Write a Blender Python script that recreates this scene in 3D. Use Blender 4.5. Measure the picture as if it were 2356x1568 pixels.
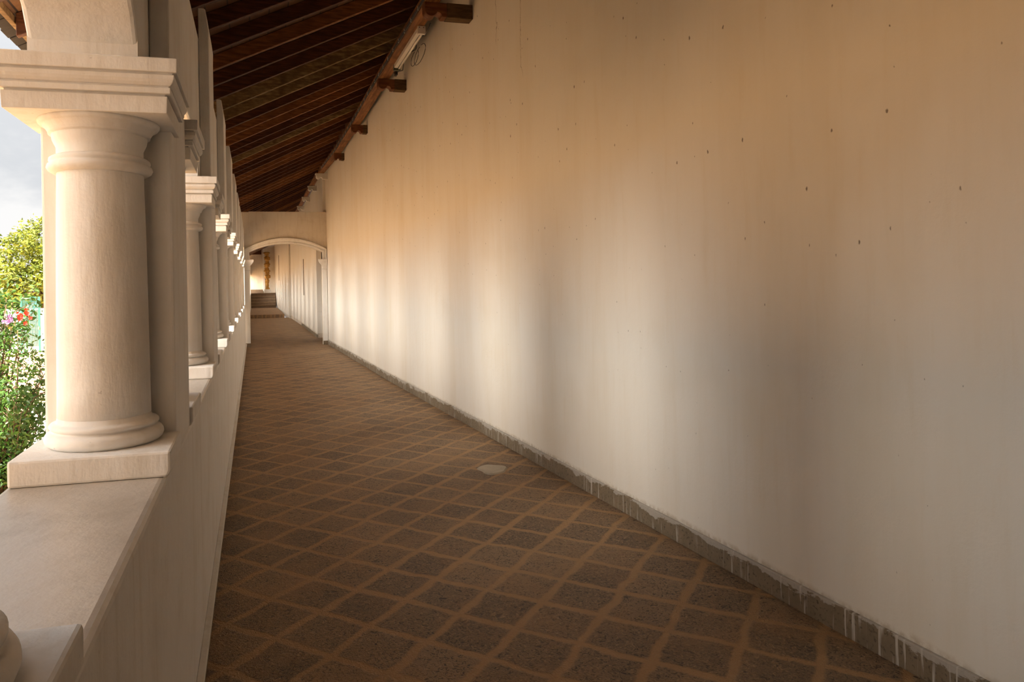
import bpy, bmesh, math, random
from mathutils import Vector, Matrix
random.seed(7)
sc = bpy.context.scene
for o in list(bpy.data.objects): bpy.data.objects.remove(o)
COL = sc.collection

# ------------------------------------------------------------------ camera, sky, sun, exposure
EYE = 1.6
CX, FPX, ROLL = 1000.0, 1650.0, math.radians(1.0)
CY = 660 - math.tan(ROLL)*415
YAW = math.atan(415/math.cos(ROLL)/FPX)
cam_d = bpy.data.cameras.new('camera'); cam = bpy.data.objects.new('camera', cam_d); COL.objects.link(cam)
cam_d.sensor_fit = 'HORIZONTAL'; cam_d.sensor_width = 36.0
cam_d.lens = FPX/2356*36.0
cam_d.shift_x = (1178-CX)/2356; cam_d.shift_y = -(784-CY)/2356
cam_d.clip_start = 0.05; cam_d.clip_end = 500
Mc = Matrix.Rotation(-YAW, 4, 'Z') @ Matrix.Rotation(math.pi/2, 4, 'X') @ Matrix.Rotation(-ROLL, 4, 'Z')
cam.matrix_world = Matrix.Translation((0, 0, EYE)) @ Mc
sc.camera = cam

sc.view_settings.view_transform = 'Standard'; sc.view_settings.look = 'None'
sc.view_settings.gamma = 1.0; sc.view_settings.use_curve_mapping = False
sc.view_settings.exposure = 1.45

def L(nt, a, b): nt.links.new(a, b)
def node(nt, t, **kw):
    n = nt.nodes.new(t)
    for k, v in kw.items():
        if k.startswith('i_'): n.inputs[k[2:].replace('_', ' ')].default_value = v
        elif k[0] == 'n' and k[1:].isdigit(): n.inputs[int(k[1:])].default_value = v
        else: setattr(n, k, v)
    return n
def math_(nt, op, a, b=None, c=None, clamp=False):
    n = nt.nodes.new('ShaderNodeMath'); n.operation = op; n.use_clamp = clamp
    for i, x in enumerate((a, b, c)):
        if x is None: continue
        if isinstance(x, (int, float)): n.inputs[i].default_value = x
        else: L(nt, x, n.inputs[i])
    return n.outputs[0]
def mrange(nt, x, a, b, lo=0.0, hi=1.0, smooth=True):
    n = nt.nodes.new('ShaderNodeMapRange'); n.clamp = True
    if smooth: n.interpolation_type = 'SMOOTHSTEP'
    L(nt, x, n.inputs[0])
    for i, v in enumerate((a, b, lo, hi)): n.inputs[i+1].default_value = v
    return n.outputs[0]
def mix(nt, f, a, b):
    n = nt.nodes.new('ShaderNodeMix'); n.data_type = 'RGBA'
    if isinstance(f, (int, float)): n.inputs[0].default_value = f
    else: L(nt, f, n.inputs[0])
    for i, x in ((6, a), (7, b)):
        if isinstance(x, (tuple, list)): n.inputs[i].default_value = (*x[:3], 1)
        else: L(nt, x, n.inputs[i])
    return n.outputs[2]
def noise(nt, vec, scale, detail=4, rough=.55, sx=None):
    if sx:
        mp = nt.nodes.new('ShaderNodeMapping'); mp.inputs['Scale'].default_value = sx; L(nt, vec, mp.inputs[0]); vec = mp.outputs[0]
    n = node(nt, 'ShaderNodeTexNoise', i_Scale=scale, i_Detail=detail, i_Roughness=rough); L(nt, vec, n.inputs['Vector'])
    return n.outputs['Fac']

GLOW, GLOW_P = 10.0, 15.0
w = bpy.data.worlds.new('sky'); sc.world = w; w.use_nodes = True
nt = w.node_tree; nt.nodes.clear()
tc = node(nt, 'ShaderNodeTexCoord'); sp = node(nt, 'ShaderNodeSeparateXYZ'); L(nt, tc.outputs['Generated'], sp.inputs[0])
cl = noise(nt, tc.outputs['Generated'], 3.2, 6, .6, (1, 1, 2.2))
cmask = mrange(nt, cl, .42, .62)
base = mix(nt, cmask, (.74, .76, .79), (1.0, .99, .98))
elev = mrange(nt, sp.outputs[2], .10, .8, .36, .62)
nrm = node(nt, 'ShaderNodeVectorMath', operation='NORMALIZE'); L(nt, tc.outputs['Generated'], nrm.inputs[0])
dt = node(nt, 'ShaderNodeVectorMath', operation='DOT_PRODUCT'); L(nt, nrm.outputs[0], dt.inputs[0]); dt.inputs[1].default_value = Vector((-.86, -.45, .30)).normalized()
glow = math_(nt, 'POWER', math_(nt, 'MAXIMUM', dt.outputs['Value'], 0.0), GLOW_P)   # added sky glow out to the left, aimed to throw pier shadows
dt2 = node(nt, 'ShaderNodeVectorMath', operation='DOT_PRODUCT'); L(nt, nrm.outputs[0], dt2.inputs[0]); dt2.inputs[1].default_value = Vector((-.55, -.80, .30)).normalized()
glow2 = math_(nt, 'POWER', math_(nt, 'MAXIMUM', dt2.outputs['Value'], 0.0), 5.0)       # added broad sky glow behind the photographer to whiten pier faces
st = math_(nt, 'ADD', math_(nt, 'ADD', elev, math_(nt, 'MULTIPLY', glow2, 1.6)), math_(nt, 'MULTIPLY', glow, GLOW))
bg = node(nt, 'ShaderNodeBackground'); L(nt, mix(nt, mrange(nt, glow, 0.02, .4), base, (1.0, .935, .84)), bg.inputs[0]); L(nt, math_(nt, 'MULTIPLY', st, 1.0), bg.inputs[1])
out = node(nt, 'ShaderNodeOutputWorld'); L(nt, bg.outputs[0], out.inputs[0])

sun_d = bpy.data.lights.new('sun', 'SUN'); sun_d.energy = 12.0; sun_d.angle = math.radians(1.5); sun_d.color = (1, .93, .82)
sun = bpy.data.objects.new('sun', sun_d); COL.objects.link(sun)
sdir = Vector((.10, -.42, 1.0)).normalized()          # towards the sun
sun.rotation_euler = sdir.to_track_quat('Z', 'Y').to_euler(); sun.location = (-8, -10, 25)

# ------------------------------------------------------------------ materials
def new_mat(name):
    m = bpy.data.materials.new(name); m.use_nodes = True
    nt = m.node_tree; b = nt.nodes['Principled BSDF']
    tc = nt.nodes.new('ShaderNodeTexCoord')
    return m, nt, b, tc.outputs['Object']
def geo_pos(nt):
    return nt.nodes.new('ShaderNodeNewGeometry').outputs['Position']
def bump(nt, b, h, strength=.3, dist=.01):
    n = node(nt, 'ShaderNodeBump', i_Strength=strength, i_Distance=dist); L(nt, h, n.inputs['Height']); L(nt, n.outputs[0], b.inputs['Normal'])

def plaster(name, col=(.80, .765, .70), dark=(.66, .60, .51), rough=.75, streak=True, bs=.35):
    m, nt, b, p = new_mat(name); p = geo_pos(nt)
    n1 = noise(nt, p, 3.0, 6, .6)
    f = mrange(nt, n1, .45, .75)
    if streak:
        n2 = noise(nt, p, 5.0, 4, .6, (3, 3, .25))
        f = math_(nt, 'MULTIPLY', math_(nt, 'ADD', f, mrange(nt, n2, .48, .75)), .5)
    sp = mrange(nt, noise(nt, p, 55, 2, .5), .74, .80)
    c = mix(nt, f, col, dark); c = mix(nt, math_(nt, 'MULTIPLY', sp, .35), c, (.25, .2, .14))
    L(nt, c, b.inputs['Base Color']); b.inputs['Roughness'].default_value = rough
    n3 = noise(nt, p, 14, 5, .6); n4 = noise(nt, p, 90, 3, .5)
    n5 = noise(nt, p, 22, 4, .6, (1, 1, .22))
    bump(nt, b, math_(nt, 'ADD', math_(nt, 'ADD', n3, n5), math_(nt, 'MULTIPLY', n4, .06)), bs*.6, .015)
    return m
M_PLASTER = plaster('white_lime_plaster', (.82, .80, .765), (.68, .635, .56))
M_LEDGE = plaster('painted_ledge_plaster', (.48, .43, .37), (.33, .285, .23), .34, False, .22)
M_ENDWALL = plaster('aged_plaster', (.70, .63, .53), (.56, .47, .36))
M_BRACKETWHITE = plaster('whitewashed_wood', (.78, .74, .68), (.62, .55, .46))

def right_wall_mat():
    m, nt, b, p = new_mat('stained_white_plaster'); p = geo_pos(nt)
    s = node(nt, 'ShaderNodeSeparateXYZ'); L(nt, p, s.inputs[0]); y, z = s.outputs[1], s.outputs[2]
    st = noise(nt, p, 2.2, 4, .6, (1, 1.0, .12)); fine = noise(nt, p, 16, 3, .6, (1, 1, .12))
    blot = noise(nt, p, .9, 3, .6)
    f = math_(nt, 'MULTIPLY', mrange(nt, st, .42, .75), .32)
    f = math_(nt, 'ADD', f, math_(nt, 'MULTIPLY', mrange(nt, fine, .5, .8), .18))
    f = math_(nt, 'ADD', f, math_(nt, 'MULTIPLY', mrange(nt, blot, .5, .75), .25))
    c = mix(nt, f, (.84, .79, .71), (.72, .62, .46))
    # insect and damp marks: sparse elongated specks, more of them high up
    cv2 = node(nt, 'ShaderNodeCombineXYZ'); L(nt, math_(nt, 'MULTIPLY', y, 7.0), cv2.inputs[0]); L(nt, math_(nt, 'MULTIPLY', z, 4.2), cv2.inputs[1])
    wob = node(nt, 'ShaderNodeTexNoise', i_Scale=45, i_Detail=2); L(nt, p, wob.inputs['Vector'])
    add = node(nt, 'ShaderNodeVectorMath', operation='MULTIPLY_ADD'); L(nt, wob.outputs['Color'], add.inputs[0])
    add.inputs[1].default_value = (.09, .09, 0); L(nt, cv2.outputs[0], add.inputs[2])
    v = node(nt, 'ShaderNodeTexVoronoi', i_Scale=1.0, voronoi_dimensions='2D'); L(nt, add.outputs[0], v.inputs['Vector'])
    sc_ = node(nt, 'ShaderNodeSeparateColor'); L(nt, v.outputs['Color'], sc_.inputs[0])
    size = math_(nt, 'MULTIPLY', mrange(nt, sc_.outputs[0], .5, 1.0, .0, .062, False), mrange(nt, z, .6, 3.2, .4, 1.0))
    spot = mrange(nt, math_(nt, 'SUBTRACT', size, v.outputs['Distance']), -.004, .03)
    c = mix(nt, math_(nt, 'MULTIPLY', spot, .8), c, (.12, .075, .04))
    edge_d = math_(nt, 'MULTIPLY', mrange(nt, math_(nt, 'ADD', z, math_(nt, 'MULTIPLY', noise(nt, p, 5, 6, .65), .06)), .150, .185, 1, 0), mrange(nt, noise(nt, p, 30, 4), .3, .6)); c = mix(nt, math_(nt, 'MULTIPLY', edge_d, .55), c, (.42, .31, .19))
    # two hairline cracks
    wig = noise(nt, p, 2.5, 5, .6)
    for y0, z0 in ((6.75, 3.95), (6.15, 3.45)):
        d = math_(nt, 'ABSOLUTE', math_(nt, 'SUBTRACT', math_(nt, 'ADD', y, math_(nt, 'MULTIPLY', wig, .35)), y0+.17))
        k = math_(nt, 'MULTIPLY', mrange(nt, d, .0025, .0055, 1, 0), mrange(nt, z, z0, z0+.05))
        c = mix(nt, math_(nt, 'MULTIPLY', k, .65), c, (.2, .13, .08))
    L(nt, c, b.inputs['Base Color']); b.inputs['Roughness'].default_value = .7
    bump(nt, b, math_(nt, 'ADD', noise(nt, p, 9, 5, .6), math_(nt, 'MULTIPLY', fine, .3)), .18, .02)
    return m
M_RWALL = right_wall_mat()

TS, TA = .306, math.radians(45.4)
def floor_mat():
    m, nt, b, p = new_mat('diagonal_stone_slabs'); p = geo_pos(nt)
    wb = node(nt, 'ShaderNodeTexNoise', i_Scale=4.5, i_Detail=4); L(nt, p, wb.inputs['Vector'])
    wv = node(nt, 'ShaderNodeVectorMath', operation='MULTIPLY_ADD'); L(nt, wb.outputs['Color'], wv.inputs[0]); wv.inputs[1].default_value = (.075, .075, 0); L(nt, p, wv.inputs[2])
    s = node(nt, 'ShaderNodeSeparateXYZ'); L(nt, wv.outputs[0], s.inputs[0]); x, y = s.outputs[0], s.outputs[1]
    ca, sa = math.cos(TA)/TS, math.sin(TA)/TS
    x0, y0 = .498+.0375, 3.776+.0375
    def lin(kx, ky, x, y): return math_(nt, 'ADD', math_(nt, 'MULTIPLY', x, kx), math_(nt, 'MULTIPLY', y, ky))
    def off(kx, ky): return -(kx*x0+ky*y0)
    u = math_(nt, 'ADD', lin(ca, sa, x, y), off(ca, sa)); v = math_(nt, 'ADD', lin(-sa, ca, x, y), off(-sa, ca))
    def edge(q):
        f = math_(nt, 'FRACT', q); return math_(nt, 'MINIMUM', f, math_(nt, 'SUBTRACT', 1.0, f))
    e = math_(nt, 'MINIMUM', edge(u), edge(v))
    rag = noise(nt, p, 30, 4, .65)
    e2 = math_(nt, 'ADD', e, math_(nt, 'MULTIPLY', math_(nt, 'SUBTRACT', rag, .5), .07))
    jw = math_(nt, 'MULTIPLY', math_(nt, 'SUBTRACT', noise(nt, p, 2.6, 3), .5), .09); joint = mrange(nt, math_(nt, 'ADD', e2, jw), .035, .10, 1, 0)
    cell = node(nt, 'ShaderNodeCombineXYZ'); L(nt, math_(nt, 'FLOOR', u), cell.inputs[0]); L(nt, math_(nt, 'FLOOR', v), cell.inputs[1])
    wn = node(nt, 'ShaderNodeTexWhiteNoise'); L(nt, cell.outputs[0], wn.inputs['Vector'])
    peck = node(nt, 'ShaderNodeTexNoise', i_Scale=48, i_Detail=3, i_Roughness=.6, i_Distortion=1.6); L(nt, p, peck.inputs['Vector'])
    pk = mrange(nt, peck.outputs['Fac'], .40, .66)
    stone = mix(nt, wn.outputs['Value'], (.20, .13, .075), (.33, .215, .12))
    stone = mix(nt, mrange(nt, peck.outputs['Fac'], .52, .70), stone, (.42, .27, .145)); stone = mix(nt, mrange(nt, peck.outputs['Fac'], .47, .34), stone, (.060, .038, .025))  # peck ridges get highlights painted into the stone colour
    dirt = mrange(nt, noise(nt, p, 2.0, 4, .6), .42, .70)
    stone = mix(nt, math_(nt, 'MULTIPLY', dirt, .38), stone, (.46, .26, .115))
    jc = mix(nt, noise(nt, p, 8, 4), (.40, .232, .104), (.51, .305, .14))
    c = mix(nt, joint, stone, jc)
    vo = node(nt, 'ShaderNodeTexVoronoi', i_Scale=22); L(nt, p, vo.inputs['Vector'])
    chip = math_(nt, 'MULTIPLY', mrange(nt, vo.outputs['Distance'], .09, .13, 1, 0), mrange(nt, noise(nt, p, 1.3, 2), .50, .6))
    c = mix(nt, math_(nt, 'MULTIPLY', chip, .8), c, (.5, .36, .2))
    L(nt, c, b.inputs['Base Color']); b.inputs['Roughness'].default_value = .62
    h = math_(nt, 'SUBTRACT', math_(nt, 'MULTIPLY', peck.outputs['Fac'], .8), math_(nt, 'MULTIPLY', joint, .2))
    bump(nt, b, h, 1.0, .022)
    return m
M_FLOOR = floor_mat()

def skirting_mat():
    m, nt, b, p = new_mat('splashed_cement_skirting'); p = geo_pos(nt)
    s = node(nt, 'ShaderNodeSeparateXYZ'); L(nt, p, s.inputs[0]); z = s.outputs[2]
    dr = noise(nt, p, 45, 3, .6, (0.05, 1, .05)); br = noise(nt, p, 4.0, 7, .7, (.05, 1, 2.5))
    drip = math_(nt, 'MULTIPLY', mrange(nt, dr, .54, .66), mrange(nt, noise(nt, p, 2.2, 3), .40, .6))
    line = math_(nt, 'SUBTRACT', .112, math_(nt, 'MULTIPLY', math_(nt, 'SUBTRACT', br, .45), .22))
    smear = mrange(nt, math_(nt, 'SUBTRACT', z, line), -.002, .006)
    c = mix(nt, noise(nt, p, 12, 4), (.15, .112, .070), (.28, .215, .14))
    c = mix(nt, mrange(nt, noise(nt, p, 60, 3), .55, .7), c, (.11, .08, .05)); c = mix(nt, math_(nt, 'MULTIPLY', drip, .75), c, (.68, .64, .57)); c = mix(nt, math_(nt, 'MULTIPLY', smear, .6), c, (.60, .56, .50))
    L(nt, c, b.inputs['Base Color']); b.inputs['Roughness'].default_value = .8
    bump(nt, b, noise(nt, p, 40, 4), .4, .01)
    return m
M_SKIRT = skirting_mat()

def wood(name, a, b_, rough=.65, axis=(1, 1, 1), wear=None):
    m, nt, b, p = new_mat(name)
    g = noise(nt, p, 1.0, 5, .6, axis); kn = noise(nt, p, 4.0, 4, .6)
    c = mix(nt, mrange(nt, g, .35, .68), a, b_)
    if wear: c = mix(nt, math_(nt, 'MULTIPLY', mrange(nt, kn, .48, .70), .7), c, wear)
    L(nt, c, b.inputs['Base Color']); b.inputs['Roughness'].default_value = rough
    b.inputs['Specular IOR Level'].default_value = .15
    bump(nt, b, g, .35, .01)
    return m
AX = (2.5, 45, 45)
M_RAFT = [wood('dark_rafter_wood', (.050, .018, .008), (.105, .040, .017), .6, AX),
          wood('chestnut_rafter_wood', (.12, .045, .016), (.24, .095, .032), .6, AX),
          wood('bleached_rafter_wood', (.12, .075, .035), (.27, .18, .085), .75, (2.5, 60, 30), (.08, .045, .02))]
M_BEAM = wood('beam_wood', (.14, .055, .022), (.30, .135, .05), .6, (30, 1.5, 30), (.10, .045, .02))
M_BRACKET = wood('bracket_wood', (.11, .038, .015), (.20, .078, .03), .55, (6, 30, 30))
M_BLOCK = wood('grey_brown_block_wood', (.075, .045, .02), (.14, .085, .04), .7, (6, 30, 30))
M_DECK = None
def deck_mat():
    m, nt, b, p = new_mat('roof_batten_boards'); p = geo_pos(nt)
    s = node(nt, 'ShaderNodeSeparateXYZ'); L(nt, p, s.inputs[0])
    q = math_(nt, 'DIVIDE', s.outputs[0], .17); fr = math_(nt, 'FRACT', q)
    e = math_(nt, 'MINIMUM', fr, math_(nt, 'SUBTRACT', 1.0, fr)); gap = mrange(nt, e, .02, .05, 1, 0)
    wn = node(nt, 'ShaderNodeTexWhiteNoise', noise_dimensions='1D'); L(nt, math_(nt, 'FLOOR', q), wn.inputs['W'])
    c = mix(nt, wn.outputs['Value'], (.085, .038, .014), (.165, .082, .032))
    c = mix(nt, mrange(nt, noise(nt, p, 7, 4), .45, .7), c, (.09, .04, .018)); c = mix(nt, gap, c, (.02, .01, .006))
    L(nt, c, b.inputs['Base Color']); b.inputs['Roughness'].default_value = .75
    return m
M_DECK = deck_mat()

def simple(name, col, rough=.6, var=.25, scale=12, metal=0, bs=.2, emit=None):
    m, nt, b, p = new_mat(name)
    d = tuple(c*(1-var) for c in col)
    L(nt, mix(nt, noise(nt, p, scale, 4), d, tuple(min(1, c*(1+var*.5)) for c in col)), b.inputs['Base Color'])
    b.inputs['Roughness'].default_value = rough; b.inputs['Metallic'].default_value = metal
    bump(nt, b, noise(nt, p, scale*3, 4), bs, .01)
    return m
M_TILE = simple('clay_roof_tile', (.016, .012, .010), .85, .4, 9)
M_CEMENT = simple('cement_patch', (.52, .44, .33), .85, .3, 14, bs=.5)
M_ENAMEL = simple('white_enamel', (.72, .68, .62), .4, .1, 6, bs=.02)
M_TUBE = simple('glass_tube_white', (.86, .83, .76), .2, .03, 4, bs=0)
M_CAP = simple('lamp_end_cap', (.10, .12, .09), .5, .2)
M_BLACK = simple('black_cable', (.022, .018, .015), .5, .3, 30)
M_GOLD = simple('gilded_carving', (.55, .30, .06), .45, .75, 7, .2, .8)
M_DOORW = wood('dark_door_wood', (.035, .012, .008), (.09, .03, .018), .5, (30, 30, 2))
M_DARKSTONE = simple('dark_step_stone', (.20, .13, .075), .75, .5, 8, bs=.6)
M_STEP = simple('lit_step_edge', (.34, .23, .13), .8, .5, 9, bs=.6)  # lit tread edges put in as a lighter stone colour
M_GREENNET = simple('green_net', (.02, .13, .10), .6, .3)
M_POST = simple('white_painted_post', (.82, .80, .76), .6, .1)
M_RED = simple('red_petals', (.85, .05, .02), .5, .2); M_PURPLE = simple('purple_petals', (.42, .22, .55), .5, .2)
M_TWIG = simple('brown_twig', (.13, .075, .04), .8, .4, 20)

def ground_mat():
    m, nt, b, p = new_mat('sandy_ground'); p = geo_pos(nt)
    c = mix(nt, noise(nt, p, .6, 5, .6), (.50, .28, .12), (.68, .42, .20))
    c = mix(nt, mrange(nt, noise(nt, p, 7, 5), .55, .75), c, (.32, .20, .11))
    L(nt, c, b.inputs['Base Color']); b.inputs['Roughness'].default_value = .95
    bump(nt, b, noise(nt, p, 12, 5), .5, .03)
    return m
M_GROUND = ground_mat()
def leaf_mat(name, a, b_, c_, scale):
    m, nt, b, p = new_mat(name)
    oi = noise(nt, p, scale, 3, .6)
    wn = nt.nodes.new('ShaderNodeNewGeometry').outputs['Random Per Island']
    c = mix(nt, wn, a, b_); c = mix(nt, mrange(nt, oi, .5, .72), c, c_)
    L(nt, c, b.inputs['Base Color']); b.inputs['Roughness'].default_value = .42
    tr = node(nt, 'ShaderNodeBsdfTranslucent'); L(nt, c, tr.inputs[0])
    ms = node(nt, 'ShaderNodeMixShader'); ms.inputs[0].default_value = .28
    L(nt, b.outputs[0], ms.inputs[1]); L(nt, tr.outputs[0], ms.inputs[2])
    L(nt, ms.outputs[0], nt.nodes['Material Output'].inputs[0])
    return m
M_LEAF = leaf_mat('shrub_leaves', (.018, .058, .007), (.058, .14, .016), (.11, .19, .018), 2.5)
M_TREE = leaf_mat('tree_leaves', (.085, .12, .010), (.235, .26, .024), (.035, .062, .007), .8)
M_LIME = leaf_mat('lime_leaves', (.11, .15, .010), (.21, .23, .022), (.06, .095, .008), 1.0)

# ------------------------------------------------------------------ mesh helpers
class MB:
    def __init__(s): s.v = []; s.f = []; s.sm = []
    def add(s, vs, fs, smooth=False):
        o = len(s.v); s.v += [tuple(v) for v in vs]; s.f += [tuple(i+o for i in f) for f in fs]; s.sm += [smooth]*len(fs); return s
    def box(s, x0, x1, y0, y1, z0, z1):
        vs = [(x, y, z) for z in (z0, z1) for y in (y0, y1) for x in (x0, x1)]
        return s.add(vs, [(0, 2, 3, 1), (4, 5, 7, 6), (0, 1, 5, 4), (2, 6, 7, 3), (0, 4, 6, 2), (1, 3, 7, 5)])
    def hexa(s, b, t):
        n = len(b)
        return s.add(list(b)+list(t), [tuple(reversed(range(n))), tuple(range(n, 2*n))]+[(i, (i+1) % n, n+(i+1) % n, n+i) for i in range(n)])
    def lathe(s, prof, cx, cy, n=56, cap=True):
        vs = []; fs = []
        for r, z in prof:
            for i in range(n):
                a = 2*math.pi*i/n; vs.append((cx+r*math.cos(a), cy+r*math.sin(a), z))
        for j in range(len(prof)-1):
            for i in range(n):
                k = (i+1) % n; fs.append((j*n+i, j*n+k, (j+1)*n+k, (j+1)*n+i))
        s.add(vs, fs, True)
        if cap:
            s.f += [tuple(len(s.v)-len(vs)+i for i in reversed(range(n))), tuple(len(s.v)-n+i for i in range(n))]; s.sm += [False, False]
        return s
    def loft_rect(s, prof):
        """prof: list of (z, x0, x1, y0, y1)"""
        vs = []; fs = []
        for z, x0, x1, y0, y1 in prof: vs += [(x0, y0, z), (x1, y0, z), (x1, y1, z), (x0, y1, z)]
        for j in range(len(prof)-1):
            for i in range(4):
                k = (i+1) % 4; fs.append((4*j+i, 4*j+k, 4*j+4+k, 4*j+4+i))
        fs += [(3, 2, 1, 0), tuple(4*(len(prof)-1)+i for i in range(4))]
        return s.add(vs, fs)
    def tube(s, pts, r, n=8):
        vs = []; fs = []; P = [Vector(p) for p in pts]
        for i, p in enumerate(P):
            t = (P[min(i+1, len(P)-1)]-P[max(i-1, 0)]).normalized()
            a = t.cross(Vector((0, 0, 1)))
            if a.length < 1e-3: a = t.cross(Vector((1, 0, 0)))
            a.normalize(); b = t.cross(a); rr = r[i] if isinstance(r, (list, tuple)) else r
            for k in range(n):
                g = 2*math.pi*k/n; vs.append(p+(a*math.cos(g)+b*math.sin(g))*rr)
        for i in range(len(P)-1):
            for k in range(n):
                q = (k+1) % n; fs.append((i*n+k, i*n+q, i*n+n+q, i*n+n+k))
        fs += [tuple(reversed(range(n))), tuple((len(P)-1)*n+k for k in range(n))]
        return s.add(vs, fs, True)
    def build(s, name, mat, parent=None, bevel=0, seg=2, loc=None, fix=True):
        me = bpy.data.meshes.new(name); me.from_pydata(s.v, [], s.f); me.update()
        for p, q in zip(me.polygons, s.sm): p.use_smooth = q
        if fix:
            bm = bmesh.new(); bm.from_mesh(me); bmesh.ops.recalc_face_normals(bm, faces=bm.faces); bm.to_mesh(me); bm.free()
        me.materials.append(mat)
        o = bpy.data.objects.new(name, me); COL.objects.link(o)
        if parent: o.parent = parent
        if loc: o.location = loc
        if bevel:
            md = o.modifiers.new('bevel', 'BEVEL'); md.width = bevel; md.segments = seg; md.limit_method = 'ANGLE'; md.angle_limit = math.radians(40)
            md.harden_normals = False
        return o
def empty(name, loc, label, cat, group=None):
    o = bpy.data.objects.new(name, None); COL.objects.link(o); o.location = loc; o.empty_display_size = .1
    return tag(o, label, cat, group)
def tag(o, label, cat, group=None):
    o['label'] = label; o['category'] = cat
    if group: o['group'] = group
    return o
def struct(o, label=None, cat=None):
    o['kind'] = 'structure'
    if label: o['label'] = label
    if cat: o['category'] = cat
    return o
def copy_tree(o, parent=None):
    c = o.copy(); COL.objects.link(c); c.parent = parent
    for ch in [q for q in bpy.data.objects if q.parent == o]: copy_tree(ch, c)
    return c
ORD = ['first', 'second', 'third', 'fourth', 'fifth', 'sixth', 'seventh', 'eighth', 'ninth', 'tenth', 'eleventh', 'twelfth', 'thirteenth', 'fourteenth', 'fifteenth', 'sixteenth', 'seventeenth', 'eighteenth', 'nineteenth', 'twentieth', 'twenty-first', 'twenty-second', 'twenty-third', 'twenty-fourth', 'twenty-fifth', 'twenty-sixth', 'twenty-seventh', 'twenty-eighth', 'twenty-ninth', 'thirtieth']
ORD += ['thirty-'+q for q in ORD[:9]] + ['fortieth'] + ['forty-'+q for q in ORD[:9]] + ['fiftieth'] + ['fifty-'+q for q in ORD[:9]]

# ------------------------------------------------------------------ layout constants (metres; corridor runs along +Y)
PER = 2.15                     # pier spacing
XI, XO = -.24, -.64            # inner / outer face of parapet
ARCHY = 19.74                  # cross wall with the arch
YEND = 52.4                    # far end wall
def rwx(y): return 2.653-.042*y if y < 11.8 else 2.1574-.0268*(y-11.8)                              # right wall face
def rz(x): return 4.72+.498*(x-1.8)                          # underside of the rafters
RD = .14                                                     # rafter depth
SK = .11                                                     # rafter skew

# ------------------------------------------------------------------ floor, ground
struct(MB().box(XI-.02, 3.0, -3, 37.84, -.12, 0).build('floor', M_FLOOR), 'brown floor of square stone slabs laid diagonally along the corridor', 'floor')
struct(MB().box(-70, XO-.01, -25, 110, -.6, -.30).build('ground', M_GROUND), 'sunlit sandy ground outside the arcade', 'ground')

# ------------------------------------------------------------------ right wall, back wall, far walls
mb = MB()
b = []; t = []
for (x, y) in ((rwx(-2.5), -2.5), (rwx(11.8), 11.8), (rwx(19.9), 19.9), (rwx(19.9)+.3, 19.9), (rwx(11.8)+.3, 11.8), (rwx(-2.5)+.3, -2.5)):
    b.append((x, y, -.12)); t.append((x, y, rz(x)+RD-.012))
rw = struct(mb.hexa(b, t).build('wall_right', M_RWALL), 'long white plastered wall with brown specks on the right', 'wall')
struct(MB().box(-.66, 2.9, -2.8, -2.5, -.12, 4.9).build('wall_blocker_back', M_PLASTER))  # unseen, added to close the corridor and darken its near end
def far_wall(name, pts, z1, th=.25, mat=M_PLASTER, z0=-.1):
    b = [(x, y, z0) for x, y in pts]+[(x+th, y, z0) for x, y in reversed(pts)]
    t = [(x, y, z1) for x, y in pts]+[(x+th, y, z1) for x, y in reversed(pts)]
    return MB().hexa(b, t).build(name, mat)
wf = struct(far_wall('wall_far', [(1.872, 22.4), (1.872, 28.5), (1.775, 36.6)], 4.70, .4, M_RWALL), 'white plastered wall beyond the arch on the right', 'wall')
wl = MB().box(1.872, 2.27, 19.9, 22.4, 2.95, 4.74).build('lintel', M_RWALL, wf)
wr = MB().box(2.10, 2.27, 19.9, 22.4, -.1, 2.95).build('recess_wall', M_PLASTER, wf)
MB().box(1.855, 1.872, 22.38, 36.5, 0, .10).build('skirting', M_SKIRT, wf)
w2 = struct(far_wall('wall_steps', [(1.70, 36.6), (1.60, 44), (1.50, 50.2), (1.44, YEND-.01)], 4.52, .5, M_RWALL), 'white wall beside the far steps', 'wall')
for i, (y, za, zb) in enumerate(((28.4, 1.25, 2.65), (47.0, 2.0, 3.6))):
    x = 1.872 if y < 30 else 1.548
    MB().box(x-.012, x+.006, y-.22, y+.02, za, zb).build('slit_shade', M_DARKSTONE, wf if y < 30 else w2)  # raised dark strip, stands in for the shade inside a slit
d1 = struct(MB().box(2.04, 2.099, 20.2, 21.9, 0, 2.5).build('door_1', M_DOORW), 'dark wooden door in the recess just beyond the arch', 'door')
MB().box(2.02, 2.04, 21.0, 21.08, .05, 2.45).build('door_stile', M_DOORW, d1)
we = struct(MB().box(-1.2, 2.4, YEND, YEND+.25, -.1, 6).build('wall_end', M_ENDWALL), 'white end wall behind the far steps', 'wall')
MB().box(.60, .74, YEND-.10, YEND, 1.3, 5.2).build('pilaster', M_PLASTER, we)
MB().box(-1, .60, YEND-.06, YEND, 1.172, 1.42).build('dark_skirting', M_DARKSTONE, we)
MB().box(-.9, .52, YEND-.30, YEND, 3.9, 4.5).build('timber_lintel', M_RAFT[0], we)

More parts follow.
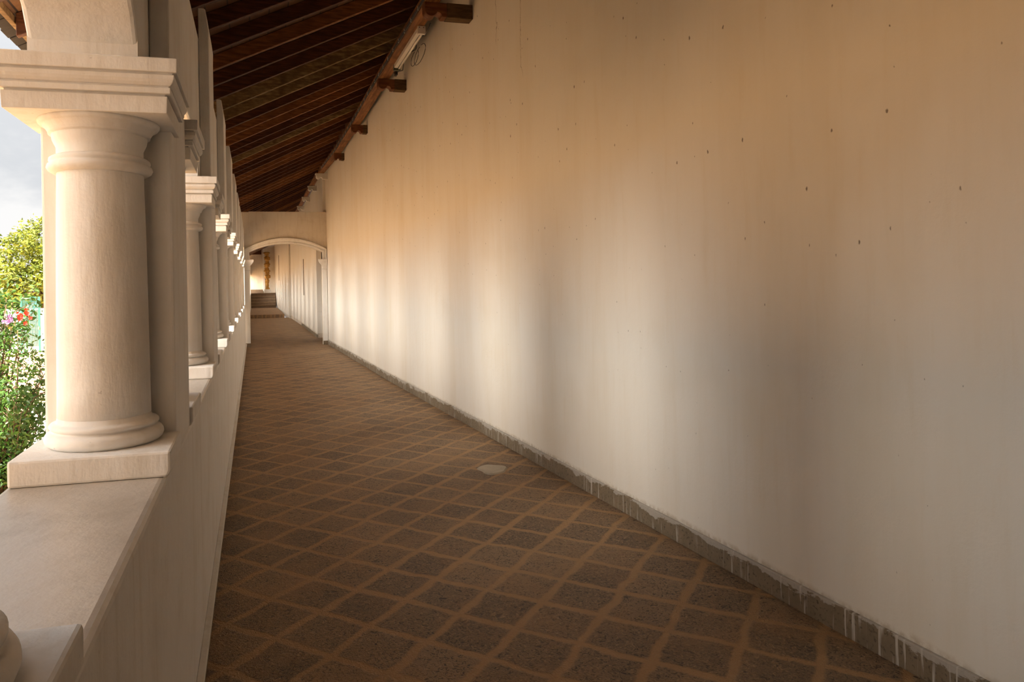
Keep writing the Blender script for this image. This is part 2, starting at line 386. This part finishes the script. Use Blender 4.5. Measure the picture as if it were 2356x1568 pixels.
# raised floor and stairs at the far end
struct(MB().box(-.235, 1.49, 37.842, 50.2, -.12, .17).build('floor_raised', M_FLOOR), 'slightly raised stretch of stone floor before the far steps', 'floor')
st = empty('stone_steps', (.5, 50.2, .17), 'short flight of brown stone steps at the far end of the corridor', 'steps')
for i in range(5):
    z = .17+.20*(i+1); y0 = .30*i
    sp0 = MB().box(-.73, .93, y0, 2.13, z-.20-.17, z-.17).build('step', M_DARKSTONE, st, .012)
    MB().box(-.73, .93, y0-.03, y0+.10, z-.17-.035, z-.17+.002).build('nosing', M_STEP, sp0, .01)
pd = tag(MB().box(.66, 1.12, 51.47, 51.92, 1.172, 1.42).build('pedestal', M_POST, None, .01), 'small white block under the golden carving at the top of the steps', 'pedestal')
# gilded carving: one lumpy upright body
mb = MB(); random.seed(3)
prof = []
for i in range(46):
    z = 1.422+2.62*i/45; r = .14+.05*math.sin(i*.9)+.035*math.sin(i*2.3+1)
    if i < 10: r = .10+.02*math.sin(i*1.6)
    prof.append((max(.05, r), z))
mb.lathe(prof, 0, 0, 20)
vs = []
for i, v in enumerate(mb.v):
    a = math.atan2(v[1], v[0]); k = 1+.28*math.sin(3*a+v[2]*6)+.18*math.sin(5*a-v[2]*11)
    vs.append((.90+v[0]*k, 51.70+v[1]*k*.8, v[2]))
mb.v = vs
cv = tag(mb.build('gilded_carving', M_GOLD), 'tall weathered gold-coloured carving on a white block beyond the far steps', 'sculpture')

# skirtings
b = []; t = []
for (x, y) in ((rwx(-2.45)-.02, -2.45), (rwx(11.8)-.02, 11.8), (rwx(19.68)-.02, 19.68), (rwx(19.68), 19.68), (rwx(11.8), 11.8), (rwx(-2.45), -2.45)):
    b.append((x, y, 0)); t.append((x, y, .125))
struct(MB().hexa(b, t).build('baseboard_right', M_SKIRT, None, .006), 'grey cement skirting splashed with white paint along the right wall', 'skirting')
struct(MB().box(XI, XI+.020, -2.4, 19.6, 0, .085).build('baseboard_left', M_SKIRT), 'thin cement skirting along the foot of the parapet', 'skirting')
struct(MB().box(XI, XI+.030, -2.4, 19.6, .085, .102).build('trim_1', M_PLASTER, None, .004), 'narrow plaster lip above the skirting on the left', 'trim')

# ------------------------------------------------------------------ left arcade wall: parapet + spandrels with flat arches
ZL = 1.09; ZC = 2.226; ZT = 3.10
par = MB().box(XO, XI, -2.5, 19.6, -.5, ZL).build('wall_left', M_LEDGE, None, .018, 3)
par.data.materials.append(M_PLASTER)
for p in par.data.polygons: p.material_index = 0 if p.normal.z > .5 else 1
struct(par, 'low white parapet wall with a worn ledge under the columns', 'wall')
def arch_z(s):                                                # s in -1..1 across the opening
    s = abs(s)
    return ZC+.045+.19*(max(0, 1-s**2.3))**.62
XS0, XS1 = -.575, -.30
pts = []                                                      # (y, z) lower outline
KMIN, KMAX = -1, 7
PF, PB = 2.11, 3.05                                           # springing lines seen from pier k
for k in range(KMIN, KMAX+1):
    o = PER*k
    if k == KMIN: pts.append((o+PF, ZC))
    pts += [(o+PB, ZC), (o+PB, ZC+.045)]
    if k < KMAX:
        a, c = o+PB, o+PER+PF
        for i in range(1, 28):
            s = -1+2*i/28; pts.append((a+(c-a)*(s+1)/2, arch_z(s)))
        pts += [(c, ZC+.045), (c, ZC)]
mb = MB(); n = len(pts)
vs = []
for x in (XS1, XS0):
    vs += [(x, y-PER*0, z) for y, z in pts]+[(x, y, ZT) for y, z in pts]
fs = []
for i in range(n-1):
    if abs(pts[i][0]-pts[i+1][0]) < 1e-6:
        fs.append((i, i+1, 2*n+i+1, 2*n+i)); continue
    fs += [(i, i+1, n+i+1, n+i), (2*n+i+1, 2*n+i, 3*n+i, 3*n+i+1), (i+1, i, 2*n+i, 2*n+i+1), (n+i, n+i+1, 3*n+i+1, 3*n+i)]
fs += [(0, n, 3*n, 2*n), (n-1, 2*n+n-1, 3*n+n-1, n+n-1)]
# shift by the pier origin: pier k sits at Y = PER*k + 2.061..
mb.add(vs, fs)
sp_ = struct(mb.build('wall_left_upper', M_PLASTER, None, .012), 'white wall of flat arches carried by the columns', 'wall')
MB().box(XS0, -.46, -2.5, 19.6, ZT, rz(-.575)-.004).build('light_leak_strip', M_PLASTER, sp_)  # unseen filler up to the rafters, added to keep sky light out
# added unseen wall behind the photographer, blocks light from the near corridor
struct(MB().box(-9, -1.62, -.35, -.05, -.35, 11).box(-1.62, XO-.002, -.35, -.05, -.35, 2.95).build('wall_blocker_outer', M_PLASTER), 'added light-blocking wall, unseen outside behind the photographer', 'wall')
yb0 = PER*KMAX+PB+.16
struct(MB().box(XO, XI-.004, yb0, 18.45, ZL, 3.1).box(XO, XI-.004, 19.40, 19.735, ZL, 3.1).box(XO, XI-.004, 18.45, 19.40, 2.62, 3.1).build('wall_left_bay', M_PLASTER), 'last bay of the arcade wall before the arch, partly closed for shade', 'wall')  # openings shaped to set how much light reaches the arch
# added unseen infill behind the photographer that darkens the near end
struct(MB().box(XO, XI, -2.5, PER*KMIN+2.06, ZL, ZT).build('wall_blocker_left', M_PLASTER), 'added unseen block closing the arcade behind the photographer to darken it', 'wall')
# beyond the arch: parapet, plain piers and head, unseen from here but letting the daylight through
mb = MB().box(XO, XI, 20.0, YEND, -.5, ZL).box(XO, XI, 20.0, YEND, 2.45, 3.45)
for i in range(15): mb.box(XO, XI, 20.0+2.15*i, 21.2+2.15*i, ZL, 2.45)
struct(mb.build('wall_left_far', M_PLASTER), 'arcade wall continuing beyond the arch', 'wall')

# ------------------------------------------------------------------ piers with paired columns
CXC, YF, YB = -.4275, 2.262, 3.03
def make_pier():
    root = empty('colonnade_pier', (CXC, 2.57, ZL), 'x', 'column', 'colonnade piers with paired columns')
    ox, oy, oz = CXC, 2.57, ZL
    def put(mb, name, mat, parent, bevel=0, seg=2):
        mb.v = [(x-ox, y-oy, z-oz) for x, y, z in mb.v]
        return mb.build(name, mat, parent, bevel, seg)
    put(MB().box(-.607, XI, 2.34, 2.80, ZL, ZC), 'pier_core', M_PLASTER, root, .008)
    # pilaster rising up to the roof, with a rounded inner top corner
    zp = 3.27
    prof = [(XS1+.001, ZC), (XI, ZC), (XI, 3.06), (XI+.002, 3.14), (XI-.006, 3.20), (XI-.016, zp-.008), (XI-.024, zp), (XS1+.001, zp)]
    put(MB().hexa([(x, 2.335, z) for x, z in prof], [(x, 2.80, z) for x, z in prof]), 'pilaster', M_PLASTER, root, .006)
    def cap(y0, y1, name):
        f = [(2.082, .031), (2.128, .029), (2.1285, .036), (2.1335, .036), (2.134, .020), (2.150, .020), (2.1505, .025), (2.154, .025), (2.1545, .020), (2.162, .013), (2.170, .009), (2.182, .008), (2.1825, .014), (2.1875, .014), (2.188, .001), (2.223, 0), (ZC, .002)]
        put(MB().loft_rect([(z, -.665+i, -.194-i, y0+i, y1-i) for z, i in f]), name, M_PLASTER, root, .0018)
    cap(2.061, 2.46, 'capital'); cap(2.80, 3.20, 'capital')
    for (y0, y1) in ((2.061, 2.345), (2.795, 3.192)):
        pl = MB().loft_rect([(ZL, -.627, XI+.004, y0, y1), (ZL+.018, -.627, XI+.013, y0, y1), (1.16, -.627, XI+.013, y0, y1)])
        put(pl, 'plinth', M_PLASTER, root, .007)
    zb = 1.16
    shaft = [(.126, zb+.055), (.1245, 1.30), (.123, 1.45), (.1215, 1.60), (.119, 1.78), (.1165, 1.90), (.116, 1.945), (.116, 2.005), (.119, 2.012), (.122, 2.018), (.1255, 2.026), (.127, 2.034), (.128, 2.040), (.128, 2.043),
             (.136, 2.0435), (.137, 2.050), (.142, 2.058), (.148, 2.065), (.152, 2.069), (.158, 2.0695), (.162, 2.075), (.163, 2.083)]
    base = [(.120, zb), (.148, zb+.001), (.156, zb+.008), (.160, zb+.018), (.159, zb+.027), (.154, zb+.035), (.146, zb+.040), (.137, zb+.0415), (.137, zb+.046), (.143, zb+.0475), (.147, zb+.052), (.147, zb+.057), (.143, zb+.062), (.133, zb+.064), (.128, zb+.068), (.1255, zb+.080), (.120, zb+.081)]
    ring = [(.112, 1.932), (.128, 1.934), (.138, 1.940), (.142, 1.948), (.139, 1.957), (.132, 1.961), (.132, 1.963), (.136, 1.967), (.135, 1.974), (.128, 1.979), (.120, 1.982), (.112, 1.983)]
    for y in (YF, YB):
        cx = CXC if y == YF else -.4215
        c = put(MB().lathe(shaft, cx, y), 'column', M_PLASTER, root)
        put(MB().lathe(base, cx, y), 'base_moulding', M_PLASTER, c)
        put(MB().lathe(ring, cx, y), 'neck_ring', M_PLASTER, c)
    return root
pier = make_pier()
pl_labels = {-1: 'white pier beside the photographer, only its plinth corner showing at lower left',
             0: 'large white foreground pier with round columns standing on the ledge', 1: 'second white column pier along the ledge, right behind the foreground pier'}
for k in range(-1, 8):
    o = pier if k == 0 else copy_tree(pier)
    o.location = (CXC, 2.57+PER*k, ZL)
    o['label'] = pl_labels.get(k) or (('%s white column pier along the ledge counting from the foreground pier' % ORD[k] if k < 7 else 'last and smallest white column pier on the ledge, right before the arch'))

# ------------------------------------------------------------------ cross wall with the arch
AX0, AX1, ASP = -.115, 1.81, 2.33
def arc_curve(inset, rise_z, spring, nn=40):
    x0, x1 = AX0-inset, AX1+inset; c = (x0+x1)/2; h = (x1-x0)/2; s = rise_z-spring
    R = (h*h+s*s)/(2*s); zc = rise_z-R
    return [(c-h+2*h*i/nn, zc+math.sqrt(max(0, R*R-(2*h*i/nn-h)**2))) for i in range(nn+1)]
inner = arc_curve(0, 2.757, 2.53)
mb = MB(); ZA = 3.615
outl = [(AX0, ASP)]+inner+[(AX1, ASP)]
n = len(outl)
for y in (ARCHY, ARCHY+.24): mb.v += [(x, y, z) for x, z in outl]+[(x, y, ZA) for x, z in outl]
F = []
for i in range(n-1):
    if abs(outl[i][0]-outl[i+1][0]) > 1e-6: F += [(i, i+1, n+i+1, n+i), (2*n+i+1, 2*n+i, 3*n+i, 3*n+i+1), (n+i, n+i+1, 3*n+i+1, 3*n+i)]
    F.append((i+1, i, 2*n+i, 2*n+i+1))
mb.f = F; mb.sm = [False]*len(F)
mb.box(-.42, AX0, ARCHY, ARCHY+.24, 0, 3.60); mb.box(AX1, 1.942, ARCHY, ARCHY+.24, 0, ZA)
aw = struct(mb.build('wall_arch', M_ENDWALL), 'cross wall with a wide flat arch closing off the corridor', 'wall')
# moulded archivolt
mb = MB()
lv = [(0.0, 2.757, 2.53, .05), (.045, 2.80, 2.55, .05), (.05, 2.805, 2.552, .035), (.095, 2.85, 2.572, .035), (.10, 2.855, 2.574, .055), (.122, 2.905, 2.60, .055), (.125, 2.91, 2.602, 0)]
rows = []
for ins, rzz, spz, dep in lv:
    c = [(AX0-ins, ASP)]+arc_curve(ins, rzz, spz)+[(AX1+ins, ASP)]
    rows.append([(x, ARCHY-dep, z) for x, z in c])
rows.insert(0, [(x, ARCHY, z) for x, _, z in rows[0]])
n = len(rows[0])
mb.add([p for r in rows for p in r], [(j*n+i, j*n+i+1, (j+1)*n+i+1, (j+1)*n+i) for j in range(len(rows)-1) for i in range(n-1)])
mb.build('arch_moulding', M_PLASTER, aw)
for sx, x0, x1 in ((1, -.245, AX0+.0), (-1, AX1, 1.935)):
    MB().box(x0, x1, ARCHY-.05, ARCHY, .0, 2.18).build('pilaster', M_PLASTER, aw, .006)
    f = [(2.04, 0), (2.05, .02), (2.065, .02), (2.07, .002), (2.14, .004), (2.18, .03), (2.22, .07), (2.24, .085), (2.25, .085), (2.255, .10), (2.315, .11), (2.33, .105)]
    MB().loft_rect([(z, x0-(i if sx < 0 else .0), x1+(i if sx > 0 else 0), ARCHY-.055-i*.8, ARCHY) for z, i in f]).build('pilaster_capital', M_PLASTER, aw)
    MB().box(x0-.006, x1+.006, ARCHY-.062, ARCHY-.05, .0, .11).build('pilaster_skirting', M_SKIRT, aw)

# ------------------------------------------------------------------ roof
XE = -1.40
def rafter_mesh(x0, x1):
    w = .052
    def pt(x, dy, dz): return (x, SK*x+dy, rz(x)+dz)
    b = [pt(x0, 0, 0), pt(x1, 0, 0), pt(x1, w, 0), pt(x0, w, 0)]
    t = [pt(x0, 0, RD), pt(x1, 0, RD), pt(x1, w, RD), pt(x0, w, RD)]
    return MB().hexa(b, t)
x_right = 2.05
proto = []
for i in range(3):
    proto.append(rafter_mesh(XE+.03, 1.995).build('rafter', M_RAFT[i], None, .004, 1))
short = [rafter_mesh(XE+.03, 1.80).build('rafter_short', M_RAFT[i], None, .004, 1) for i in range(3)]
kinds = {5: 2, 6: 2, 7: 0, 8: 1, 9: 1, 10: 0, 11: 0, 12: 2, 13: 1, 14: 0, 15: 0, 16: 1, 17: 1, 18: 0, 19: 0, 20: 0, 21: 0, 22: 1, 23: 1}
lab_c = ['dark brown', 'chestnut brown', 'bleached pale brown']
used = [False]*3; cnt = 0
Y0R, SPR = 6.03, .5335
random.seed(11)
for i in range(-5, 58):
    y = Y0R+SPR*i
    kd = kinds.get(i, random.choice((0, 0, 0, 1)) if i > 0 else 0)
    if y > YEND-16: break
    o = proto[kd] if not used[kd] else proto[kd].copy()
    if used[kd]: COL.objects.link(o)
    used[kd] = True
    if y > 14: o.data = short[kd].data
    o.location = (0, y+random.uniform(-.02, .02), 0)
    if i >= -1:
        cnt += 1
        lb = '%s sloping roof rafter, %s from the nearest one showing at the top' % (lab_c[kd], ORD[cnt-1])
    else:
        lb = 'dark brown rafter over the photographer, %s before the nearest one seen along the wall' % ORD[-2-i]
    tag(o, lb, 'rafter', 'sloping roof rafters')
for o in short: bpy.data.objects.remove(o)
# boarding above the rafters
def dz(x, e): return rz(x)+RD+e
XR = 2.95
struct(MB().hexa([(XE, -2.8, dz(XE, .003)), (XR, -2.8, dz(XR, .003)), (XR, YEND+.3, dz(XR, .003)), (XE, YEND+.3, dz(XE, .003))],
                 [(XE, -2.8, dz(XE, .05)), (XR, -2.8, dz(XR, .05)), (XR, YEND+.3, dz(XR, .05)), (XE, YEND+.3, dz(XE, .05))]).build('ceiling', M_DECK), 'dark wooden boarding of the lean-to roof above the rafters', 'ceiling')
struct(MB().box(XE-.012, XE+.022, -2.6, YEND, dz(XE, -.045), dz(XE, -.001)).build('trim_2', M_RAFT[2], None, .004), 'weathered fascia board along the eaves outside', 'trim')
# eave tiles
tl = None
for i in range(46):
    y = 2.6+.155*i
    if tl is None:
        mb = MB(); x0, x1 = XE-.13, XE+.05
        mb.hexa([(x0, 0, dz(x0, .052)), (x1, 0, dz(x1, .052)), (x1, .15, dz(x1, .052)), (x0, .15, dz(x0, .052))],
                [(x0, 0, dz(x0, .075)), (x1, 0, dz(x1, .075)), (x1, .15, dz(x1, .075)), (x0, .15, dz(x0, .075))])
        tl = mb.build('roof_tile', M_TILE, None, .004, 1); o = tl
    else:
        o = tl.copy(); COL.objects.link(o)
    o.location = (random.uniform(-.008, .008), y, 0)
    tag(o, 'dark flat clay tile in the row along the eaves at the upper left', 'roof tile', 'clay tiles along the eaves')

# ------------------------------------------------------------------ brackets, beams, lamp, cables
BY = [7.47, 10.37, 13.42, 16.35, 19.35, 21.8, 24.5, 27.3, 30.0, 32.7]
TIP = [1.81, 1.80, 1.815, 1.80, 1.645, 1.62, 1.62, 1.62, 1.62, 1.62]
ZB0, ZB1 = 4.452, 4.60
def bracket(i):
    y = BY[i]; xw = (rwx(y) if y < 19.9 else (1.872 if y < 28.5 else 1.872-.012*(y-28.5))); xt = TIP[i]; th = .14
    white = i >= 4
    lb = ['carved dark brown bracket nearest the photographer, at the top of the right wall', 'second carved brown bracket from the top of the photo, just below the lamp', 'third carved brown bracket from the top of the photo', 'fourth and smallest of the brown brackets, with a grey face',
          'whitewashed scroll bracket at the far corner of the right wall', 'whitewashed scroll bracket just past the corner of the right wall', 'third whitewashed scroll bracket counting away from the corner', 'fourth whitewashed scroll bracket counting away from the corner', 'fifth whitewashed scroll bracket counting away from the corner, just above the cross wall', 'sixth whitewashed scroll bracket counting away from the corner, hidden low behind the cross wall'][i]
    e = empty('roof_bracket', (xw, y, ZB0), lb, 'bracket', 'carved brackets under the roof beam')
    m1 = M_BRACKETWHITE if white else M_BRACKET; m2 = M_BRACKETWHITE if white else M_BLOCK
    xm = xt+.24 if i < 4 and xw-xt > .34 else xt+(xw-xt)*.72; k_ = (xm-xt)/.24; r = .066
    pr = [(xt, ZB1), (xt, ZB0+r)]
    cx = xt+r*k_
    for k in range(1, 17):
        a = math.pi+math.pi*.93*k/16
        pr.append((cx+r*k_*math.cos(a), ZB0+r+r*math.sin(a)))
    xq = xt+.138*k_
    for k in range(0, 7):
        a = math.pi/2*k/6
        pr.append((xq+.048*k_*math.sin(a), ZB0+.046-.046*(1-math.cos(a))))
    pr.append((xm, ZB0)); pr.append((xm, ZB1))
    loc = lambda P: [(a-xw, b_, c-ZB0) for a, b_, c in P]
    MB().hexa(loc([(x, -th/2, z) for x, z in pr]), loc([(x, th/2, z) for x, z in pr])).build('carved_end', m1, e, .004, 1)
    q = MB().box(xm-xw, -.0, -th/2, th/2, -.004, ZB1-ZB0+.004).build('wall_block', m2, e, .004, 1)
    if not white: q['label'] = 'darker block set into the wall'
    if white:
        MB().box(xt-.02-xw, xm-xw, -th/2-.012, th/2+.012, ZB1-ZB0-.028, ZB1-ZB0-.0).build('fillet', m1, e, .006, 1)
        s = MB()
        sp2 = [(cx-xw+.05*(1-k/26)*math.cos(k*.42), -th/2-.004, r+.05*(1-k/26)*math.sin(k*.42)) for k in range(24)]
        s.tube(sp2, .007, 6).build('scroll', m1, e)
    return e
for i in range(len(BY)): bracket(i)
for i in range(-1, len(BY)-1):
    ya = BY[i] if i >= 0 else 1.2
    yb = BY[i+1]; xa = TIP[max(i, 0)]+.005; xb = TIP[i+1]+.005
    if i == 3: xa, xb = 1.805, 1.70
    if i >= 4: xa = xb = 1.66
    o = .004; ww = .16 if i < 4 else .13
    bm_ = MB().hexa([(xa, ya+o, ZB1+.002), (xb, yb-o, ZB1+.002), (xb+ww, yb-o, ZB1+.002), (xa+ww, ya+o, ZB1+.002)],
                    [(xa, ya+o, 4.722), (xb, yb-o, 4.722), (xb+ww, yb-o, 4.722), (xa+ww, ya+o, 4.722)] if i < 4 else
                    [(xa, ya+o, 4.655), (xb, yb-o, 4.655), (xb+ww, yb-o, 4.655), (xa+ww, ya+o, 4.655)]).build('roof_beam', M_BEAM, None, .006, 1)
    lb = ['reddish brown beam above the topmost bracket, cut off by the top of the photo', 'orange-brown roof beam carrying the tube lamp', 'reddish roof beam between the second and third brown brackets', 'worn roof beam between the third and fourth brown brackets', 'narrow roof beam between the last brown bracket and the white corner bracket',
          'short roof beam just past the corner, first between white brackets', 'second roof beam between white brackets past the corner', 'third roof beam between white brackets past the corner', 'fourth roof beam between white brackets past the corner', 'last roof beam hidden behind the cross wall'][i+1]
    tag(bm_, lb, 'beam', 'roof beams on the brackets')
random.seed(5)
for nm, zc, lab in (('cable', 4.618, 'lower black cable clipped along the roof beam'), ('cable', 4.646, 'upper black cable clipped along the roof beam')):
    P = []
    y = 3.0
    while y < 18.6:
        i = sum(1 for q in BY if q < y); xa = TIP[0] if i == 0 else TIP[min(i-1, 3)]; xb = TIP[min(i, 3)]
        f = 0 if i == 0 else (y-BY[i-1])/(BY[i]-BY[i-1])
        x = xa+(xb-xa)*f if y < 16.35 else 1.80-.033*(y-16.35)
        P.append((x-.008, y, zc+(.003*math.sin(y*3+zc*50))))
        y += .12
    c = MB().tube(P, .008, 6).build('cable', M_BLACK); tag(c, lab, 'cable', 'cables along the roof beam')
    mb = MB()
    for p in P[::3]: mb.box(p[0]-.0095, p[0]+.004, p[1]-.004, p[1]+.004, p[2]-.0095, p[2]+.0095)
    mb.build('cable_clips', M_ENAMEL, c)['kind'] = 'stuff'
# fluorescent batten lamp
lx = 1.925; ly0, ly1 = 8.12, 9.62
lamp = empty('tube_lamp', (lx, (ly0+ly1)/2, 4.60), 'white fluorescent tube lamp fixed under the roof beam', 'lamp')
hl = (ly1-ly0)/2
MB().box(-.028, .022, -hl, hl, -.052, 0).build('housing', M_ENAMEL, lamp, .004)
MB().tube([(.040, -hl+.03, -.055), (.040, hl-.03, -.055)], .0145, 16).build('tube', M_TUBE, lamp)
e1 = MB().box(-.034, .060, -hl-.012, -hl+.03, -.092, .0).build('end_plate', M_ENAMEL, lamp, .004)
for dx in (-.012, .036): MB().tube([(dx, -hl-.0135, -.018), (dx, -hl-.011, -.018)], .006, 10).build('screw_hole', M_BLACK, e1)
MB().box(-.034, .060, hl-.03, hl+.012, -.085, .0).build('end_cap', M_CAP, lamp, .004)
MB().box(.0, .03, hl+.012, hl+.10, -.13, -.05).build('starter', M_BLACK, lamp, .004)
mb = MB()
P = [(2.02+.03*math.sin(q*1.3), 8.0+.16*q, 4.60+.03*math.sin(q*2.1)) for q in range(14)]
mb.tube(P, .008, 6)
P = [(2.06, 8.75+.35*math.sin(a)*.9, 4.57-.19*(1-math.cos(a))*.5) for a in [q*.4 for q in range(16)]]
mb.tube(P, .004, 5)
P = [(2.04, 8.95+.22*math.sin(a), 4.57-.08*(1-math.cos(a))) for a in [q*.4 for q in range(14)]]
mb.tube(P, .004, 5)
tag(mb.build('loose_wire', M_BLACK), 'loose black wire looping down behind the tube lamp', 'wire')

# cement patch on the floor
mb = MB(); random.seed(2)
ring = []
for i in range(40):
    a = 2*math.pi*i/40; r = 1+.10*math.sin(3*a+1)+.06*math.sin(5*a)
    ring.append((1.955+.125*r*math.cos(a)+.01*math.sin(a), 5.85+.155*r*math.sin(a)))
mb.hexa([(x, y, .0) for x, y in ring], [(1.955+(x-1.955)*.9, 5.85+(y-5.85)*.9, .010) for x, y in ring])
tag(mb.build('cement_patch', M_CEMENT), 'pale oval cement patch on the slab floor near the right wall', 'patch')

# ------------------------------------------------------------------ outside: shrub, trees, post, low wall, net frame
def leaves(mb, n, sampler, size, droop=.3):
    for _ in range(n):
        c = sampler(); d = Vector((random.gauss(0, 1), random.gauss(0, 1), random.gauss(0, .6)-droop)).normalized()
        s = d.cross(Vector((random.gauss(0, 1), random.gauss(0, 1), random.gauss(0, 1))))
        if s.length < 1e-3: continue
        s.normalize(); l = size*random.uniform(.6, 1.3); wd = l*.26; up = d.cross(s)*l*.10
        c = Vector(c)
        mb.add([c, c+d*l*.5+s*wd+up, c+d*l, c+d*l*.5-s*wd+up], [(0, 1, 2), (0, 2, 3)])
def ball(cx, cy, cz, rx, ry, rz_, shell=.75):
    while True:
        v = Vector((random.gauss(0, 1), random.gauss(0, 1), random.gauss(0, 1))).normalized()*random.uniform(shell, 1)
        return (cx+v.x*rx, cy+v.y*ry, cz+v.z*rz_)
random.seed(21)
shrub = empty('flowering_shrub', (-2.1, 6.4, -.3), 'dense green flowering shrub outside the arcade left of the foreground pier', 'shrub')
ox, oy, oz = -2.1, 6.4, -.3
blobs = [(-2.15, 6.5, 1.05, .42, .55, .42), (-1.75, 6.3, .95, .30, .45, .40), (-2.0, 6.2, .55, .50, .5, .40), (-1.75, 6.2, .60, .20, .4, .28), (-2.1, 6.3, .15, .45, .4, .30), (-1.95, 6.3, .25, .2, .3, .22), (-2.35, 6.6, 1.4, .35, .4, .35), (-1.98, 6.5, 1.38, .2, .3, .3)]
tw = MB()
tips = []
for b_ in blobs:
    for _ in range(16):
        t = Vector(ball(*b_, shell=.3)); base = Vector((-2.1+random.uniform(-.12, .12), 6.4+random.uniform(-.12, .12), -.3))
        m = base.lerp(t, .55)+Vector((random.uniform(-.1, .1), random.uniform(-.1, .1), .12))
        pts_ = [base*(1-u)**2+m*2*u*(1-u)+t*u*u for u in (0, .2, .4, .6, .8, 1)]
        tw.tube(pts_, [.012, .010, .008, .006, .004, .002], 5); tips += pts_[3:]
        for _ in range(2):
            q = pts_[random.randint(2, 5)]; e = q+Vector((random.uniform(-.25, .25), random.uniform(-.25, .25), random.uniform(-.1, .2)))
            tw.tube([q, q.lerp(e, .5)+Vector((0, 0, .03)), e], [.004, .003, .0015], 4); tips += [e, q.lerp(e, .6)]
tw.v = [(x-ox, y-oy, z-oz) for x, y, z in tw.v]
tw.build('branches', M_TWIG, shrub)
mb = MB()
def shrub_pt():
    if random.random() < .65:
        t = random.choice(tips); return t+Vector((random.gauss(0, .05), random.gauss(0, .05), random.gauss(0, .05)))
    b_ = random.choice(blobs); return ball(*b_, shell=.5)
leaves(mb, 8500, shrub_pt, .048)
mb.v = [(x-ox, y-oy, z-oz) for x, y, z in mb.v]
mb.build('foliage', M_LEAF, shrub, fix=False)['kind'] = 'stuff'
def flowers(name, c, n, sp_, mat, size):
    mb = MB()
    for _ in range(n):
        q = Vector(c)+Vector((random.gauss(0, sp_), random.gauss(0, sp_), random.gauss(0, sp_*.8)))
        for k in range(5):
            a = 2*math.pi*k/5+random.random(); d = Vector((math.cos(a), -.5, math.sin(a))).normalized(); s = Vector((-math.sin(a), .0, math.cos(a)))
            mb.add([q, q+d*size*.6+s*size*.35, q+d*size, q+d*size*.6-s*size*.35], [(0, 1, 2), (0, 2, 3)])
    mb.v = [(x-ox, y-oy, z-oz) for x, y, z in mb.v]
    mb.build(name, mat, shrub, fix=False)
flowers('red_blossom', (-1.61, 5.70, 1.42), 14, .020, M_RED, .020)
flowers('purple_blossom', (-1.70, 5.70, 1.40), 12, .020, M_PURPLE, .016)

def tree(name, label, base, blobs, n, leaf, mat, trunk_r):
    root = empty(name, base, label, 'tree'); bx, by, bz = base
    mb = MB()
    top = max(b_[2] for b_ in blobs)
    mb.tube([(0, 0, 0), (.05, 0, (top-bz)*.4), (.0, .1, (top-bz)*.8)], [trunk_r, trunk_r*.8, trunk_r*.5], 10)
    for b_ in blobs:
        mb.tube([(.03, 0, (top-bz)*.35), ((b_[0]-bx)*.5, (b_[1]-by)*.5, (b_[2]-bz)*.75), (b_[0]-bx, b_[1]-by, b_[2]-bz+.2)], [trunk_r*.5, trunk_r*.35, trunk_r*.12], 7)
    mb.build('trunk', M_TWIG, root)
    mb = MB()
    wts = [b_[3]*b_[4] for b_ in blobs]
    clumps = []
    for b_ in random.choices(blobs, wts, k=n//45): clumps.append((Vector(ball(*b_, shell=.72)), b_[3]*.17))
    def smp():
        c, r = random.choice(clumps); return c+Vector((random.gauss(0, r), random.gauss(0, r), random.gauss(0, r*.55)))
    leaves(mb, n, smp, leaf, .2)
    mb.v = [(x-bx, y-by, z-bz) for x, y, z in mb.v]
    mb.build('foliage', mat, root, fix=False)['kind'] = 'stuff'
tree('broadleaf_tree', 'large yellow-green broadleaf tree beyond the shrub at the left edge', (-9.0, 35, -.3),
     [(-8.7, 35, 3.4, 1.5, 1.5, 1.55), (-9.9, 35, 2.7, 1.3, 1.4, 1.3), (-11.2, 35.4, 2.2, 1.4, 1.4, 1.3), (-8.0, 35, 2.2, 1.5, 1.5, 1.5), (-9.5, 34.6, 1.6, 1.5, 1.4, 1.2), (-7.2, 35.5, 3.6, 1.4, 1.4, 1.3)], 15000, .20, M_TREE, .22)
tree('garden_bush', 'pale lime-green bush between the flowering shrub and the big tree', (-6.55, 20, -.3),
     [(-6.45, 20, 1.7, .55, .6, .75), (-6.9, 20.2, 1.6, .6, .6, .8), (-6.2, 19.9, 1.1, .5, .5, .6), (-6.6, 20, .6, .7, .6, .6)], 4500, .11, M_LIME, .06)
bp = empty('bollard', (-2.12, 8.0, -.3), 'white painted post standing on the sandy ground left of the foreground pier', 'post')
MB().box(-.06, .06, -.06, .06, 0, .68).build('shaft', M_POST, bp, .008); MB().loft_rect([(.68, -.07, .07, -.07, .07), (.72, -.07, .07, -.07, .07), (.76, -.03, .03, -.03, .03)]).build('post_cap', M_POST, bp, .004)
gw = tag(MB().box(-16, -5.2, 24.6, 24.85, -.3, 1.05).build('garden_wall', M_POST, None, .02), 'low white garden wall behind the flowering shrub', 'garden wall')
ng = empty('net_frame', (-6.68, 24.4, -.3), 'green netted frame in front of the low white garden wall', 'frame')
for x in (-.25, .25): MB().box(x-.025, x+.025, -.03, .03, 0, 1.72).build('frame_post', M_GREENNET, ng)
MB().box(-.225, .225, -.025, .025, 1.67, 1.72).build('frame_rail', M_GREENNET, ng); MB().tube([(-.05, 0, 1.0), (.22, 0, 1.66)], .02, 6).build('frame_brace', M_GREENNET, ng)
mb = MB()
for i in range(16): mb.box(-.225+.029*i, -.213+.029*i, -.004, .004, .2, 1.67)
for i in range(48): mb.box(-.225, .225, -.004, .004, .2+.03*i, .212+.03*i)
mb.build('netting', M_GREENNET, ng)['kind'] = 'stuff'

bpy.context.view_layer.update()
